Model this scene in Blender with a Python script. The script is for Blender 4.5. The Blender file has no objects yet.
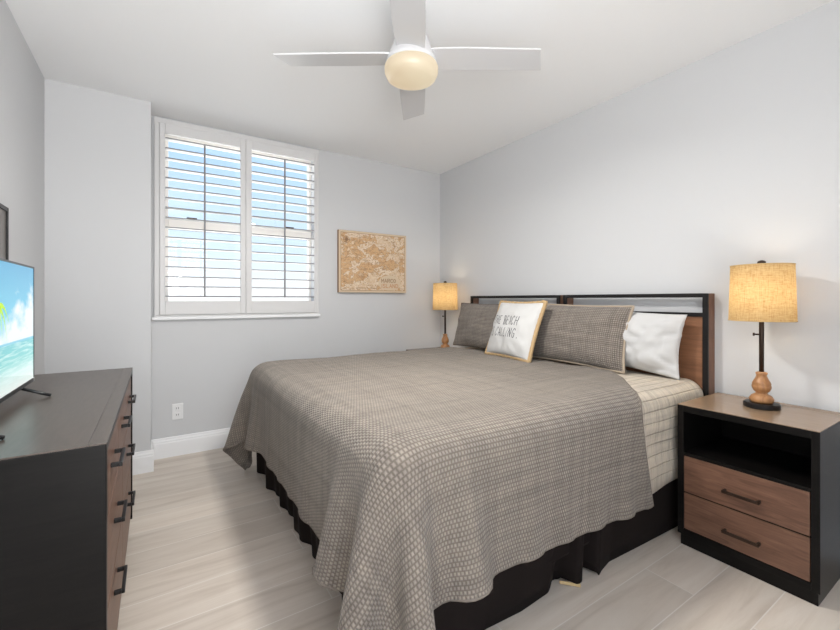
import bpy, bmesh, math, random
import numpy as np
from mathutils import Vector, Matrix, noise as mnoise

random.seed(7)
sc = bpy.context.scene
col = sc.collection
R = math.radians

# ------------------------------------------------------------------ room numbers (metres)
H = 2.5                       # ceiling height
XL, XR = -0.566, 2.5485       # left and right wall
YB, YC = 3.546, 3.312         # window wall, face of the wall return in the corner
XC = -0.028                   # side of the wall return
YR = -0.75                    # wall behind the photographer

# ------------------------------------------------------------------ camera
cam_d = bpy.data.cameras.new('camera')
cam = bpy.data.objects.new('camera', cam_d); col.objects.link(cam)
cam.location = (0, 0, 1.1603)
cam.rotation_euler = (R(90), 0, -0.5741)
cam_d.sensor_fit = 'HORIZONTAL'; cam_d.sensor_width = 36
cam_d.lens = 408.38 / 840 * 36
cam_d.shift_y = -15.2 / 840
cam_d.clip_start = 0.02
sc.camera = cam

# ------------------------------------------------------------------ sky, daylight and added fill lights
w = bpy.data.worlds.new('sky'); sc.world = w; w.use_nodes = True
nt = w.node_tree; nt.nodes.clear()
wo = nt.nodes.new('ShaderNodeOutputWorld'); bg = nt.nodes.new('ShaderNodeBackground')
tc = nt.nodes.new('ShaderNodeTexCoord'); sp = nt.nodes.new('ShaderNodeSeparateXYZ')
rp = nt.nodes.new('ShaderNodeValToRGB'); mp = nt.nodes.new('ShaderNodeMapRange')
mp.inputs['From Min'].default_value = -0.2; mp.inputs['From Max'].default_value = 0.6
nt.links.new(tc.outputs['Generated'], sp.inputs[0]); nt.links.new(sp.outputs['Z'], mp.inputs['Value'])
nt.links.new(mp.outputs[0], rp.inputs[0]); nt.links.new(rp.outputs[0], bg.inputs[0]); nt.links.new(bg.outputs[0], wo.inputs[0])
cr = rp.color_ramp
cr.elements[0].position = 0.0; cr.elements[0].color = (3.4, 3.35, 3.25, 1)  # below the horizon: brightened as unseen fill for the ceiling
cr.elements[1].position = 1.0; cr.elements[1].color = (.30, .52, .95, 1)
for p_, c_ in ((.20, (3.4, 3.35, 3.25)), (.235, (.86, .86, .85)), (.27, (.88, .90, .93)), (.38, (.66, .79, .95)), (.62, (.44, .64, .92))):
    e_ = cr.elements.new(p_); e_.color = (*c_, 1)
bg.inputs['Strength'].default_value = 1.12

def area(name, loc, rot, sx, sy, power, colr=(1, 1, 1)):
    d = bpy.data.lights.new(name, 'AREA'); d.shape = 'RECTANGLE'; d.size = sx; d.size_y = sy
    d.energy = power; d.color = colr
    o = bpy.data.objects.new(name, d); col.objects.link(o); o.location = loc; o.rotation_euler = rot
    return o
# unseen fill added at the rear opening; daylight through the window has a portal
area('rear_fill', (.20, YR - .03, 1.25), (R(100), 0, R(15)), 1.1, 2.1, 16, (1.0, 1.0, 1.0))
# unseen fill added behind the photographer, aimed up to brighten the ceiling
area('ceiling_fill', (-.05, -.40, 1.45), (R(135), 0, R(18)), .8, .6, 22, (.985, .99, 1.0))
area('fan_lamp', (1.0, 1.62, 2.165), (0, 0, 0), .2, .2, 24, (1.0, .97, .92))
area('window_portal', (0.61, YB + .20, 1.76), (R(-90), 0, 0), 1.2, 1.4, 1).data.cycles.is_portal = True

sc.view_settings.view_transform = 'Standard'
sc.view_settings.look = 'None'
sc.view_settings.gamma = 1.0
sc.view_settings.use_curve_mapping = False
sc.view_settings.exposure = 0.27

# ------------------------------------------------------------------ materials
def principled(name, colr=(.8, .8, .8), rough=.5, metal=0.0, spec=.5):
    m = bpy.data.materials.new(name); m.use_nodes = True
    b = m.node_tree.nodes['Principled BSDF']
    b.inputs['Base Color'].default_value = (*colr, 1); b.inputs['Roughness'].default_value = rough
    b.inputs['Metallic'].default_value = metal; b.inputs['Specular IOR Level'].default_value = spec
    return m, m.node_tree, b
def N(t, kind, **kw):
    n = t.nodes.new('ShaderNode' + kind)
    for k, v in kw.items():
        if hasattr(n, k): setattr(n, k, v)
        else: n.inputs[k.replace('_', ' ')].default_value = v
    return n
def ramp(t, stops, src=None):
    n = t.nodes.new('ShaderNodeValToRGB'); e = n.color_ramp.elements
    e[0].position, e[0].color = stops[0][0], (*stops[0][1], 1)
    e[1].position, e[1].color = stops[-1][0], (*stops[-1][1], 1)
    for p, c in stops[1:-1]:
        k = e.new(p); k.color = (*c, 1)
    if src is not None: t.links.new(src, n.inputs[0])
    return n
def coords(t, scale=(1, 1, 1), out='Object', loc=(0, 0, 0), rot=(0, 0, 0)):
    c = t.nodes.new('ShaderNodeTexCoord'); m = t.nodes.new('ShaderNodeMapping')
    m.inputs['Scale'].default_value = scale; m.inputs['Location'].default_value = loc; m.inputs['Rotation'].default_value = rot
    t.links.new(c.outputs[out], m.inputs[0]); return m.outputs[0]
def bump(t, b, h, strength=.3, dist=.01):
    n = t.nodes.new('ShaderNodeBump'); n.inputs['Strength'].default_value = strength; n.inputs['Distance'].default_value = dist
    t.links.new(h, n.inputs['Height']); t.links.new(n.outputs[0], b.inputs['Normal'])

def paint(name, c, rough=.75, bstr=.06, scale=90):
    m, t, b = principled(name, c, rough, 0, .3)
    n = N(t, 'TexNoise', Scale=scale, Detail=3.0); t.links.new(coords(t), n.inputs['Vector'])
    bump(t, b, n.outputs[0], bstr, .003); return m
M = {}
M['wall'] = paint('wall_paint', (.62, .626, .637))
M['ceiling'] = paint('ceiling_paint', (.90, .905, .91), .85, .15, 45)
M['trim'] = paint('trim_paint', (.86, .865, .875), .4, .02)
M['shutter'] = paint('shutter_white', (.70, .695, .695), .4, .01)
M['fan_white'] = paint('fan_white', (.62, .62, .63), .35, .01)
M['vinyl'] = paint('vinyl_white', (.88, .84, .79), .4, .01)
M['grey_and_shade'] = paint('grey_and_edge_shade', (.26, .26, .27), .5, .01)  # grey of rod and gasket; also paints shade on the louver edges
M['plastic'] = paint('outlet_white', (.84, .84, .84), .35, .01)
M['slot'] = principled('slot_dark', (.05, .05, .05), .5)[0]
M['black'] = principled('black_metal', (.010, .009, .009), .36, 0, .3)[0]
M['bronze'] = principled('dark_bronze', (.045, .028, .02), .35, .6)[0]
M['tvblack'] = principled('television_black', (.012, .012, .013), .3)[0]
M['silver'] = principled('brushed_metal', (.55, .55, .55), .35, 1)[0]

def wood(name, dark, light, rough=.45, stretch=(2, 22, 22), bstr=.08, spec=.5):
    m, t, b = principled(name, light, rough, 0, spec)
    n1 = N(t, 'TexNoise', Scale=2.2, Detail=6.0, Roughness=.6, Distortion=1.2)
    t.links.new(coords(t, stretch), n1.inputs['Vector'])
    r = ramp(t, [(.30, dark), (.52, tuple((a + c) / 2 for a, c in zip(dark, light))), (.72, light)], n1.outputs[0])
    t.links.new(r.outputs[0], b.inputs['Base Color']); bump(t, b, n1.outputs[0], bstr, .004); return m
M['black_wood'] = wood('black_stained_wood', (.004, .0036, .0033), (.0085, .0074, .0068), .34, (3, 3, 25), .05, .16)
M['top_wood'] = wood('dark_stained_top', (.060, .046, .037), (.090, .070, .057), .30, (25, 3, 25), .03, .4)
M['brown_top'] = wood('brown_stained_top', (.26, .175, .110), (.31, .215, .14), .22, (25, 3, 25), .02, .9)
M['drawer_wood'] = wood('brown_drawer_wood', (.10, .047, .029), (.205, .105, .065), .42, (16, 2.2, 22), .05)
M['head_wood'] = wood('reddish_headboard_wood', (.17, .074, .036), (.29, .135, .068), .45, (10, 1.5, 14), .05)
M['post_wood'] = wood('brown_post_wood', (.14, .072, .044), (.23, .12, .076), .5, (20, 20, 2.5), .05)
M['lamp_wood'] = wood('turned_oak', (.30, .13, .05), (.52, .27, .11), .35, (20, 20, 4), .04)

# wood-look tile floor: planks run along X
m, t, b = principled('wood_look_tile', (.6, .52, .45), .32, 0, .45)
v = coords(t, (1, 1, 1), 'Object', (0.18, -0.007, 0))
br = N(t, 'TexBrick', offset=.37, offset_frequency=2, squash=1.0)
for k, val in (('Scale', 1.0), ('Mortar Size', .0022), ('Mortar Smooth', .3), ('Bias', 0.0), ('Brick Width', 1.2), ('Row Height', .189)):
    br.inputs[k].default_value = val
br.inputs['Color1'].default_value = (.0, .0, .0, 1); br.inputs['Color2'].default_value = (1, 1, 1, 1); br.inputs['Mortar'].default_value = (.5, .5, .5, 1)
t.links.new(v, br.inputs['Vector'])
g1 = N(t, 'TexNoise', Scale=1.0, Detail=7.0, Roughness=.62, Distortion=.8)
ad = N(t, 'VectorMath', operation='MULTIPLY_ADD'); ad.inputs[1].default_value = (1, 1, 1)
sc3 = N(t, 'VectorMath', operation='MULTIPLY'); sc3.inputs[1].default_value = (1.3, 14, 1)
t.links.new(v, sc3.inputs[0]); t.links.new(sc3.outputs[0], ad.inputs[0])
ofs = N(t, 'VectorMath', operation='SCALE'); ofs.inputs['Scale'].default_value = 9.0
t.links.new(br.outputs['Color'], ofs.inputs[0]); t.links.new(ofs.outputs[0], ad.inputs[2]); t.links.new(ad.outputs[0], g1.inputs['Vector'])
grain = ramp(t, [(.28, (.54, .46, .385)), (.5, (.66, .58, .50)), (.72, (.74, .67, .59))], g1.outputs[0])
tone = N(t, 'Mix', data_type='RGBA', blend_type='MULTIPLY'); tone.inputs['Factor'].default_value = .16
t.links.new(grain.outputs[0], tone.inputs['A']); t.links.new(br.outputs['Color'], tone.inputs['B'])
gm = N(t, 'Mix', data_type='RGBA'); gm.inputs['B'].default_value = (.70, .655, .60, 1)
t.links.new(br.outputs['Fac'], gm.inputs['Factor']); t.links.new(tone.outputs['Result'], gm.inputs['A'])
t.links.new(gm.outputs['Result'], b.inputs['Base Color'])
iv = N(t, 'Math', operation='SUBTRACT'); iv.inputs[0].default_value = 1.0; t.links.new(br.outputs['Fac'], iv.inputs[1])
bump(t, b, iv.outputs[0], .25, .002); M['floor'] = m

def weave(name, puff, groove, cw, ch, mort, bstr=.6, rough=.9, vary=.12, offset=.5, warp=0.0, pucker=0.0, plaid=.36):
    """cell-stitched cloth; the cells follow the cloth's own UV, in metres"""
    m, t, b = principled(name, puff, rough, 0, .15)
    b.inputs['Sheen Weight'].default_value = .15
    v = coords(t, (1, 1, 1), 'UV')
    if warp:
        wn = N(t, 'TexNoise', Scale=11.0, Detail=2.0); t.links.new(v, wn.inputs['Vector'])
        wa = N(t, 'VectorMath', operation='MULTIPLY_ADD'); wa.inputs[1].default_value = (warp, warp * .6, 0)
        t.links.new(wn.outputs['Color'], wa.inputs[0]); t.links.new(v, wa.inputs[2]); v = wa.outputs[0]
    br = N(t, 'TexBrick', offset=offset)
    for k, val in (('Scale', 1.0), ('Mortar Size', mort), ('Mortar Smooth', 1.0), ('Bias', 0.0), ('Brick Width', cw), ('Row Height', ch)):
        br.inputs[k].default_value = val
    lo = tuple(c * (1 - vary) for c in puff)
    br.inputs['Color1'].default_value = (*puff, 1); br.inputs['Color2'].default_value = (*lo, 1); br.inputs['Mortar'].default_value = (*groove, 1)
    t.links.new(v, br.inputs['Vector'])
    n = N(t, 'TexNoise', Scale=5.0, Detail=4.0); t.links.new(coords(t, (1.2, 6, 1), 'UV'), n.inputs['Vector'])
    mx = N(t, 'Mix', data_type='RGBA', blend_type='MULTIPLY'); mx.inputs['Factor'].default_value = .45
    rr = ramp(t, [(.3, (.72, .72, .74)), (.7, (1, 1, 1))], n.outputs[0])
    t.links.new(br.outputs['Color'], mx.inputs['A']); t.links.new(rr.outputs[0], mx.inputs['B'])
    for sx_, sy_ in ((34, .8), (.8, 30)):
        sn = N(t, 'TexNoise', Scale=1.0, Detail=2.0); t.links.new(coords(t, (sx_, sy_, 1), 'UV'), sn.inputs['Vector'])
        sr = ramp(t, [(.36, (.66, .65, .66)), (.5, (.94, .94, .94)), (.64, (1.12, 1.11, 1.08))], sn.outputs[0])
        m2 = N(t, 'Mix', data_type='RGBA', blend_type='MULTIPLY'); m2.inputs['Factor'].default_value = plaid
        t.links.new(mx.outputs['Result'], m2.inputs['A']); t.links.new(sr.outputs[0], m2.inputs['B']); mx = m2
    t.links.new(mx.outputs['Result'], b.inputs['Base Color'])
    iv = N(t, 'Math', operation='SUBTRACT'); iv.inputs[0].default_value = 1.0; t.links.new(br.outputs['Fac'], iv.inputs[1])
    hh = iv.outputs[0]
    if pucker:
        pn = N(t, 'TexNoise', Scale=1.0, Detail=3.0); t.links.new(coords(t, (75, 14, 1), 'UV'), pn.inputs['Vector'])
        pa = N(t, 'Math', operation='MULTIPLY_ADD'); pa.inputs[1].default_value = pucker * 2.5
        t.links.new(pn.outputs[0], pa.inputs[0]); t.links.new(hh, pa.inputs[2]); hh = pa.outputs[0]
    bump(t, b, hh, bstr, .006); return m
M['coverlet'] = weave('waffle_stitched_cloth', (.375, .326, .276), (.185, .157, .130), .0120, .0135, .0048)
M['binding'] = principled('coverlet_binding', (.22, .188, .16), .9, 0, .1)[0]
M['cream'] = weave('cream_channel_cloth', (.68, .60, .49), (.56, .48, .38), .42, .052, .005, .8, .9, .06, .3, .014, .7)
M['sham'] = weave('brown_waffle_cloth', (.36, .315, .275), (.13, .11, .092), .012, .012, .0034, offset=0)
M['sham_back'] = principled('tan_flange_cloth', (.40, .33, .255), .9, 0, .1)[0]
def cloth(name, c, rough=.9, scale=350, bstr=.2):
    m, t, b = principled(name, c, rough, 0, .15)
    n = N(t, 'TexNoise', Scale=scale, Detail=2.0); t.links.new(coords(t), n.inputs['Vector'])
    n2 = N(t, 'TexNoise', Scale=9.0, Detail=3.0); t.links.new(coords(t), n2.inputs['Vector'])
    ad = N(t, 'Math', operation='ADD'); t.links.new(n.outputs[0], ad.inputs[0]); t.links.new(n2.outputs[0], ad.inputs[1])
    bump(t, b, ad.outputs[0], bstr, .004); return m
M['white_cloth'] = cloth('white_cotton', (.58, .576, .572))
M['canvas_white'] = cloth('white_canvas', (.60, .595, .585))
M['burlap'] = cloth('tan_burlap', (.50, .35, .19), .95, 200, .5)
M['ink'] = principled('grey_lettering', (.10, .10, .11), .9)[0]
M['skirt'] = cloth('black_brown_cloth', (.0135, .0095, .0085), .85, 300, .15)
M['tag'] = principled('tan_tag', (.55, .40, .20), .8)[0]
M['mattress'] = cloth('mattress_white', (.75, .74, .72))

# lamp shade: lit linen
m = bpy.data.materials.new('linen_shade'); m.use_nodes = True; t = m.node_tree; t.nodes.clear()
o_ = t.nodes.new('ShaderNodeOutputMaterial'); df = t.nodes.new('ShaderNodeBsdfDiffuse'); tr = t.nodes.new('ShaderNodeBsdfTranslucent')
mx = t.nodes.new('ShaderNodeMixShader'); mx.inputs[0].default_value = .48
wv = N(t, 'TexNoise', Scale=1.0, Detail=3.0, Roughness=.7); t.links.new(coords(t, (260, 260, 24), 'Object'), wv.inputs['Vector'])
wu = N(t, 'TexNoise', Scale=1.0, Detail=3.0, Roughness=.7); t.links.new(coords(t, (36, 36, 230), 'Object'), wu.inputs['Vector'])
av = N(t, 'Math', operation='ADD'); t.links.new(wv.outputs[0], av.inputs[0]); t.links.new(wu.outputs[0], av.inputs[1])
rc = ramp(t, [(.34, (.36, .215, .085)), (.5, (.52, .375, .19)), (.68, (.60, .47, .28))])
hv = N(t, 'Math', operation='MULTIPLY'); hv.inputs[1].default_value = .5; t.links.new(av.outputs[0], hv.inputs[0]); t.links.new(hv.outputs[0], rc.inputs[0])
t.links.new(rc.outputs[0], df.inputs[0]); t.links.new(rc.outputs[0], tr.inputs[0])
t.links.new(df.outputs[0], mx.inputs[1]); t.links.new(tr.outputs[0], mx.inputs[2]); t.links.new(mx.outputs[0], o_.inputs[0]); M['shade'] = m
m, t, b = principled('lit_bulb', (1, .9, .7)); b.inputs['Emission Color'].default_value = (1, .80, .50, 1); b.inputs['Emission Strength'].default_value = 6; M['bulb'] = m

# fan light bowl: frosted, lit from inside
m, t, b = principled('frosted_bowl', (.9, .86, .78), .35)
n = N(t, 'TexNoise', Scale=1.0, Detail=2.0); t.links.new(coords(t, (4, 4, 22)), n.inputs['Vector'])
r = ramp(t, [(.3, (.85, .64, .38)), (.7, (1.0, .84, .56))], n.outputs[0])
t.links.new(r.outputs[0], b.inputs['Emission Color']); b.inputs['Emission Strength'].default_value = .42; b.inputs['Base Color'].default_value = (.30, .27, .22, 1); M['bowl'] = m

# pane of glass
m = bpy.data.materials.new('window_glass'); m.use_nodes = True; t = m.node_tree; t.nodes.clear()
o_ = t.nodes.new('ShaderNodeOutputMaterial'); a1 = t.nodes.new('ShaderNodeBsdfTransparent'); a2 = t.nodes.new('ShaderNodeBsdfGlossy')
a1.inputs[0].default_value = (.97, .98, .98, 1); a2.inputs['Roughness'].default_value = .02
mx = t.nodes.new('ShaderNodeMixShader'); mx.inputs[0].default_value = .04
t.links.new(a1.outputs[0], mx.inputs[1]); t.links.new(a2.outputs[0], mx.inputs[2]); t.links.new(mx.outputs[0], o_.inputs[0]); M['glass'] = m

# television picture: sky, cloud, sea, sand (UV: x along the screen, y up)
m, t, b = principled('beach_picture', (.01, .01, .01), .08, 0, .5)
cuv = t.nodes.new('ShaderNodeTexCoord'); su = t.nodes.new('ShaderNodeSeparateXYZ'); t.links.new(cuv.outputs['UV'], su.inputs[0])
base = ramp(t, [(0, (.80, .84, .80)), (.12, (.62, .83, .80)), (.22, (.20, .62, .60)), (.36, (.14, .56, .60)), (.375, (.18, .56, .72)), (.40, (.55, .80, .86)), (.62, (.14, .55, .74)), (1, (.06, .36, .60))], su.outputs['Y'])
cn = N(t, 'TexNoise', Scale=5.0, Detail=6.0, Roughness=.55); t.links.new(cuv.outputs['UV'], cn.inputs['Vector'])
mr = N(t, 'MapRange'); mr.inputs['From Min'].default_value = .45; mr.inputs['From Max'].default_value = .62
# bank of cloud rising towards the right edge
ml = N(t, 'Math', operation='MULTIPLY_ADD'); ml.inputs[1].default_value = .55; t.links.new(su.outputs['X'], ml.inputs[0]); ml.inputs[2].default_value = .28
dif = N(t, 'Math', operation='SUBTRACT'); t.links.new(ml.outputs[0], dif.inputs[0]); t.links.new(su.outputs['Y'], dif.inputs[1])
ad2 = N(t, 'Math', operation='ADD'); t.links.new(dif.outputs[0], ad2.inputs[0]); t.links.new(cn.outputs[0], ad2.inputs[1])
mr.inputs['From Min'].default_value = .48; mr.inputs['From Max'].default_value = .68
t.links.new(ad2.outputs[0], mr.inputs['Value'])
gt = N(t, 'Math', operation='GREATER_THAN'); gt.inputs[1].default_value = .385; t.links.new(su.outputs['Y'], gt.inputs[0])
cm = N(t, 'Math', operation='MULTIPLY'); t.links.new(mr.outputs[0], cm.inputs[0]); t.links.new(gt.outputs[0], cm.inputs[1])
cmx = N(t, 'Mix', data_type='RGBA'); cmx.inputs['B'].default_value = (.80, .86, .88, 1)
t.links.new(cm.outputs[0], cmx.inputs['Factor']); t.links.new(base.outputs[0], cmx.inputs['A'])
wvn = N(t, 'TexNoise', Scale=1.0, Detail=3.0); t.links.new(coords(t, (6, 45, 1), 'UV'), wvn.inputs['Vector'])
lt = N(t, 'Math', operation='LESS_THAN'); lt.inputs[1].default_value = .37; t.links.new(su.outputs['Y'], lt.inputs[0])
wm = N(t, 'Math', operation='MULTIPLY'); t.links.new(lt.outputs[0], wm.inputs[0]); 
wr = N(t, 'MapRange'); wr.inputs['From Min'].default_value = .45; wr.inputs['From Max'].default_value = .8; t.links.new(wvn.outputs[0], wr.inputs['Value']); t.links.new(wr.outputs[0], wm.inputs[1])
wmx = N(t, 'Mix', data_type='RGBA'); wmx.inputs['B'].default_value = (.75, .92, .90, 1)
t.links.new(wm.outputs[0], wmx.inputs['Factor']); t.links.new(cmx.outputs['Result'], wmx.inputs['A'])
t.links.new(wmx.outputs['Result'], b.inputs['Emission Color']); b.inputs['Emission Strength'].default_value = .82
M['screen'] = m
m, t, b = principled('palm_green', (.2, .4, .02), .5); b.inputs['Emission Color'].default_value = (.45, .60, .05, 1); b.inputs['Emission Strength'].default_value = .7; M['palm'] = m

# aged map print (object coordinates, metres)
m, t, b = principled('aged_map_print', (.6, .45, .3), .8, 0, .2)
nz = N(t, 'TexNoise', Scale=6.5, Detail=7.0, Roughness=.66, Distortion=.5); t.links.new(coords(t, (1, 1, 1.4)), nz.inputs['Vector'])
landr = ramp(t, [(.36, (.72, .58, .43)), (.44, (.64, .47, .31)), (.47, (.76, .64, .50)), (.50, (.74, .60, .45)), (.512, (.34, .20, .11)), (.525, (.66, .44, .25)), (.585, (.60, .37, .20)), (.60, (.34, .21, .12)), (.615, (.70, .52, .34)), (.70, (.76, .63, .50))], nz.outputs[0])
n3 = N(t, 'TexNoise', Scale=38.0, Detail=4.0, Roughness=.7, Distortion=1.0); t.links.new(coords(t, (1, 1, 1.8)), n3.inputs['Vector'])
r3 = ramp(t, [(.36, (.50, .38, .30)), (.46, (1, 1, 1))], n3.outputs[0])
mm = N(t, 'Mix', data_type='RGBA', blend_type='MULTIPLY'); mm.inputs['Factor'].default_value = .8
t.links.new(landr.outputs[0], mm.inputs['A']); t.links.new(r3.outputs[0], mm.inputs['B']); t.links.new(mm.outputs['Result'], b.inputs['Base Color'])
M['map'] = m
M['map_paper'] = cloth('map_border_paper', (.66, .53, .38), .85)
M['map_line'] = principled('map_brown_ink', (.36, .22, .13), .85)[0]
M['map_red'] = principled('map_red_ink', (.55, .28, .15), .85)[0]
M['map_edge'] = principled('canvas_edge', (.30, .17, .10), .85)[0]
M['panel'] = principled('grey_brown_panel', (.16, .14, .125), .3)[0]

# ------------------------------------------------------------------ mesh helpers
class MB:
    def __init__(s): s.v = []; s.f = []; s.uv = None; s.mi = None
    def add(s, vs, fs):
        k = len(s.v); s.v += [tuple(p) for p in vs]; s.f += [tuple(i + k for i in f) for f in fs]; return s
    def box(s, x0, x1, y0, y1, z0, z1):
        return s.add([(x0, y0, z0), (x1, y0, z0), (x1, y1, z0), (x0, y1, z0), (x0, y0, z1), (x1, y0, z1), (x1, y1, z1), (x0, y1, z1)],
                     [(0, 3, 2, 1), (4, 5, 6, 7), (0, 1, 5, 4), (1, 2, 6, 5), (2, 3, 7, 6), (3, 0, 4, 7)])
    def lathe(s, c, prof, n=40, cap=True):
        vs = []; fs = []
        for r, z in prof:
            for k in range(n):
                a = 2 * math.pi * k / n; vs.append((c[0] + r * math.cos(a), c[1] + r * math.sin(a), c[2] + z))
        for i in range(len(prof) - 1):
            for k in range(n):
                fs.append((i * n + k, i * n + (k + 1) % n, (i + 1) * n + (k + 1) % n, (i + 1) * n + k))
        if cap:
            fs.append(tuple(reversed(range(n)))); fs.append(tuple((len(prof) - 1) * n + k for k in range(n)))
        return s.add(vs, fs)
    def tube(s, pts, r, n=10, closed=False):
        P = [Vector(p) for p in pts]; L = len(P); vs = []; fs = []; prev = None
        for i, p in enumerate(P):
            a = P[(i - 1) % L] if (closed or i > 0) else p
            c = P[(i + 1) % L] if (closed or i < L - 1) else p
            tn = (c - a).normalized()
            if prev is None:
                u = tn.cross(Vector((0, 0, 1)));
                if u.length < 1e-3: u = tn.cross(Vector((1, 0, 0)))
            else:
                u = prev - tn * prev.dot(tn)
            u.normalize(); prev = u; w_ = tn.cross(u)
            rr = r[i] if isinstance(r, (list, tuple)) else r
            for k in range(n):
                an = 2 * math.pi * k / n; vs.append(p + (u * math.cos(an) + w_ * math.sin(an)) * rr)
        for i in range(L if closed else L - 1):
            j = (i + 1) % L
            for k in range(n): fs.append((i * n + k, i * n + (k + 1) % n, j * n + (k + 1) % n, j * n + k))
        if not closed:
            fs.append(tuple(reversed(range(n)))); fs.append(tuple((L - 1) * n + k for k in range(n)))
        return s.add(vs, fs)
    def build(s, name, mat, parent=None, bev=0.0, seg=2, smooth=False, label=None):
        me = bpy.data.meshes.new(name)
        off = Vector((0, 0, 0)); q = parent
        while q is not None: off += q.location; q = q.parent
        me.from_pydata([tuple(Vector(p) - off) for p in s.v], [], s.f); me.update()
        mats = mat if isinstance(mat, (list, tuple)) else [mat]
        for mm_ in mats: me.materials.append(mm_)
        bm = bmesh.new(); bm.from_mesh(me); bmesh.ops.recalc_face_normals(bm, faces=bm.faces); bm.to_mesh(me); bm.free()
        if smooth:
            me.polygons.foreach_set('use_smooth', [True] * len(me.polygons))
        o = bpy.data.objects.new(name, me); col.objects.link(o)
        if parent is not None: o.parent = parent
        if bev:
            bv = o.modifiers.new('bevel', 'BEVEL'); bv.width = bev; bv.segments = seg; bv.limit_method = 'ANGLE'; bv.angle_limit = R(40)
        if label: o['label'] = label
        return o
def tag(o, label=None, cat=None, group=None, kind=None):
    if label: o['label'] = label
    if cat: o['category'] = cat
    if group: o['group'] = group
    if kind: o['kind'] = kind
    return o
def thing(name, loc, label, cat, group=None):
    o = bpy.data.objects.new(name, None); col.objects.link(o); o.location = loc; o.empty_display_size = .1
    return tag(o, label, cat, group)
def copy_tree(o, parent=None):
    c = o.copy(); col.objects.link(c)
    if parent is not None: c.parent = parent
    for ch in [x for x in bpy.data.objects if x.parent == o]: copy_tree(ch, c)
    return c
def grid_faces(nu, nv, closed_u=False):
    fs = []
    for i in range(nu if closed_u else nu - 1):
        for j in range(nv - 1):
            a = i * nv + j; c = ((i + 1) % nu) * nv + j; fs.append((a, c, c + 1, a + 1))
    return fs
def set_uv(o, uvs):
    me = o.data; l = me.uv_layers.new(name='UVMap')
    for lp in me.loops: l.data[lp.index].uv = uvs[lp.vertex_index]

# ------------------------------------------------------------------ the setting
def struct(o, label=None): return tag(o, label, None, None, 'structure')
T = .12
struct(MB().box(XL - T, XR + T, YR - T, YB + T + .1, -.1, 0).build('floor', M['floor']))
struct(MB().box(XL - T, XR + T, YR - T, YB + T + .1, H, H + .1).build('ceiling', M['ceiling']))
struct(MB().box(XL - T, XL, YR, YB + .1, 0, H).build('wall_left', M['wall']))
struct(MB().box(XR, XR + T, YR, YB + .1, 0, H).build('wall_right', M['wall']))
struct(MB().box(XL, XC, YC, YB, 0, H).build('wall_corner', M['wall']))
WX0, WX1, WZ0, WZ1 = .045, 1.178, 1.09, 2.43          # window opening in the wall
b_ = MB(); WT = YB + .16
b_.box(XL, WX0, YB, WT, 0, H).box(WX1, XR, YB, WT, 0, H).box(WX0, WX1, YB, WT, 0, WZ0).box(WX0, WX1, YB, WT, WZ1, H)
struct(b_.build('wall_back', M['wall']))
# wall behind the photographer; its unseen door opening is added to let light in
DX0, DX1, DZ = -.42, 1.10, 2.25
b_ = MB(); b_.box(XL, DX0, YR - T, YR, 0, H).box(DX1, XR, YR - T, YR, 0, H).box(DX0, DX1, YR - T, YR, DZ, H)
struct(b_.build('wall_rear', M['wall']))
b_ = MB()
for x in (DX0 + .03, (DX0 + DX1) / 2, DX1 - .03): b_.box(x - .03, x + .03, YR - .10, YR - .06, 0, DZ)
b_.box(DX0, DX1, YR - .10, YR - .06, DZ - .06, DZ)
struct(b_.build('added_door_1', M['trim'], bev=.004))

def baseboard(name, a, c, nrm):
    """profile swept from a to c; nrm points into the room"""
    prof = [(0, 0), (.016, 0), (.016, .105), (.013, .112), (.013, .122), (.009, .130), (.007, .142), (0, .145)]
    a = Vector((*a, 0)); c = Vector((*c, 0)); n = Vector((*nrm, 0)); vs = []
    for p in (a, c):
        for d, z in prof: vs.append(p + n * d + Vector((0, 0, z)))
    k = len(prof); fs = [(i, (i + 1) % k, k + (i + 1) % k, k + i) for i in range(k)] + [tuple(range(k)), tuple(reversed(range(k, 2 * k)))]
    return struct(MB().add(vs, fs).build(name, M['trim']))
baseboard('baseboard_back', (XC, YB), (XR, YB), (0, -1))
baseboard('baseboard_left', (XL, YR), (XL, YC - .016), (1, 0))
baseboard('baseboard_right', (XR, YR), (XR, YB - .016), (-1, 0))
baseboard('baseboard_corner', (XL, YC), (XC + .016, YC), (0, -1))
baseboard('baseboard_corner_side', (XC, YC), (XC, YB - .016), (1, 0))

# window behind the shutters: vinyl sash frame, meeting rail, lock, panes
b_ = MB(); y0, y1 = YB + .085, YB + .14
b_.box(WX0, WX0 + .035, y0, y1, WZ0 + .05, WZ1 - .05).box(WX1 - .022, WX1, y0, y1, WZ0 + .05, WZ1 - .05).box(WX0, WX1, y0, y1, WZ0, WZ0 + .05).box(WX0, WX1, y0, y1, WZ1 - .05, WZ1)
win = struct(b_.build('window_1', M['vinyl'], bev=.004))
MB().box(WX0 + .035, WX1 - .022, y0 - .01, y1 - .01, 1.70, 1.775).build('meeting_rail', M['vinyl'], win, .004)
MB().box(WX0 + .035, WX1 - .022, y0 - .014, y0 - .009, 1.692, 1.70).build('rail_gasket', M['grey_and_shade'], win)
MB().box(WX0 + .035, WX1 - .022, y1 - .03, y1 - .026, WZ0 + .05, WZ1 - .05).build('pane', M['glass'], win)
for x in (.235, .985):
    l_ = MB().box(x - .035, x + .035, y0 - .012, y0 + .014, 1.775, 1.797).build('sash_lock', M['bronze'], win, .002)

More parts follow.
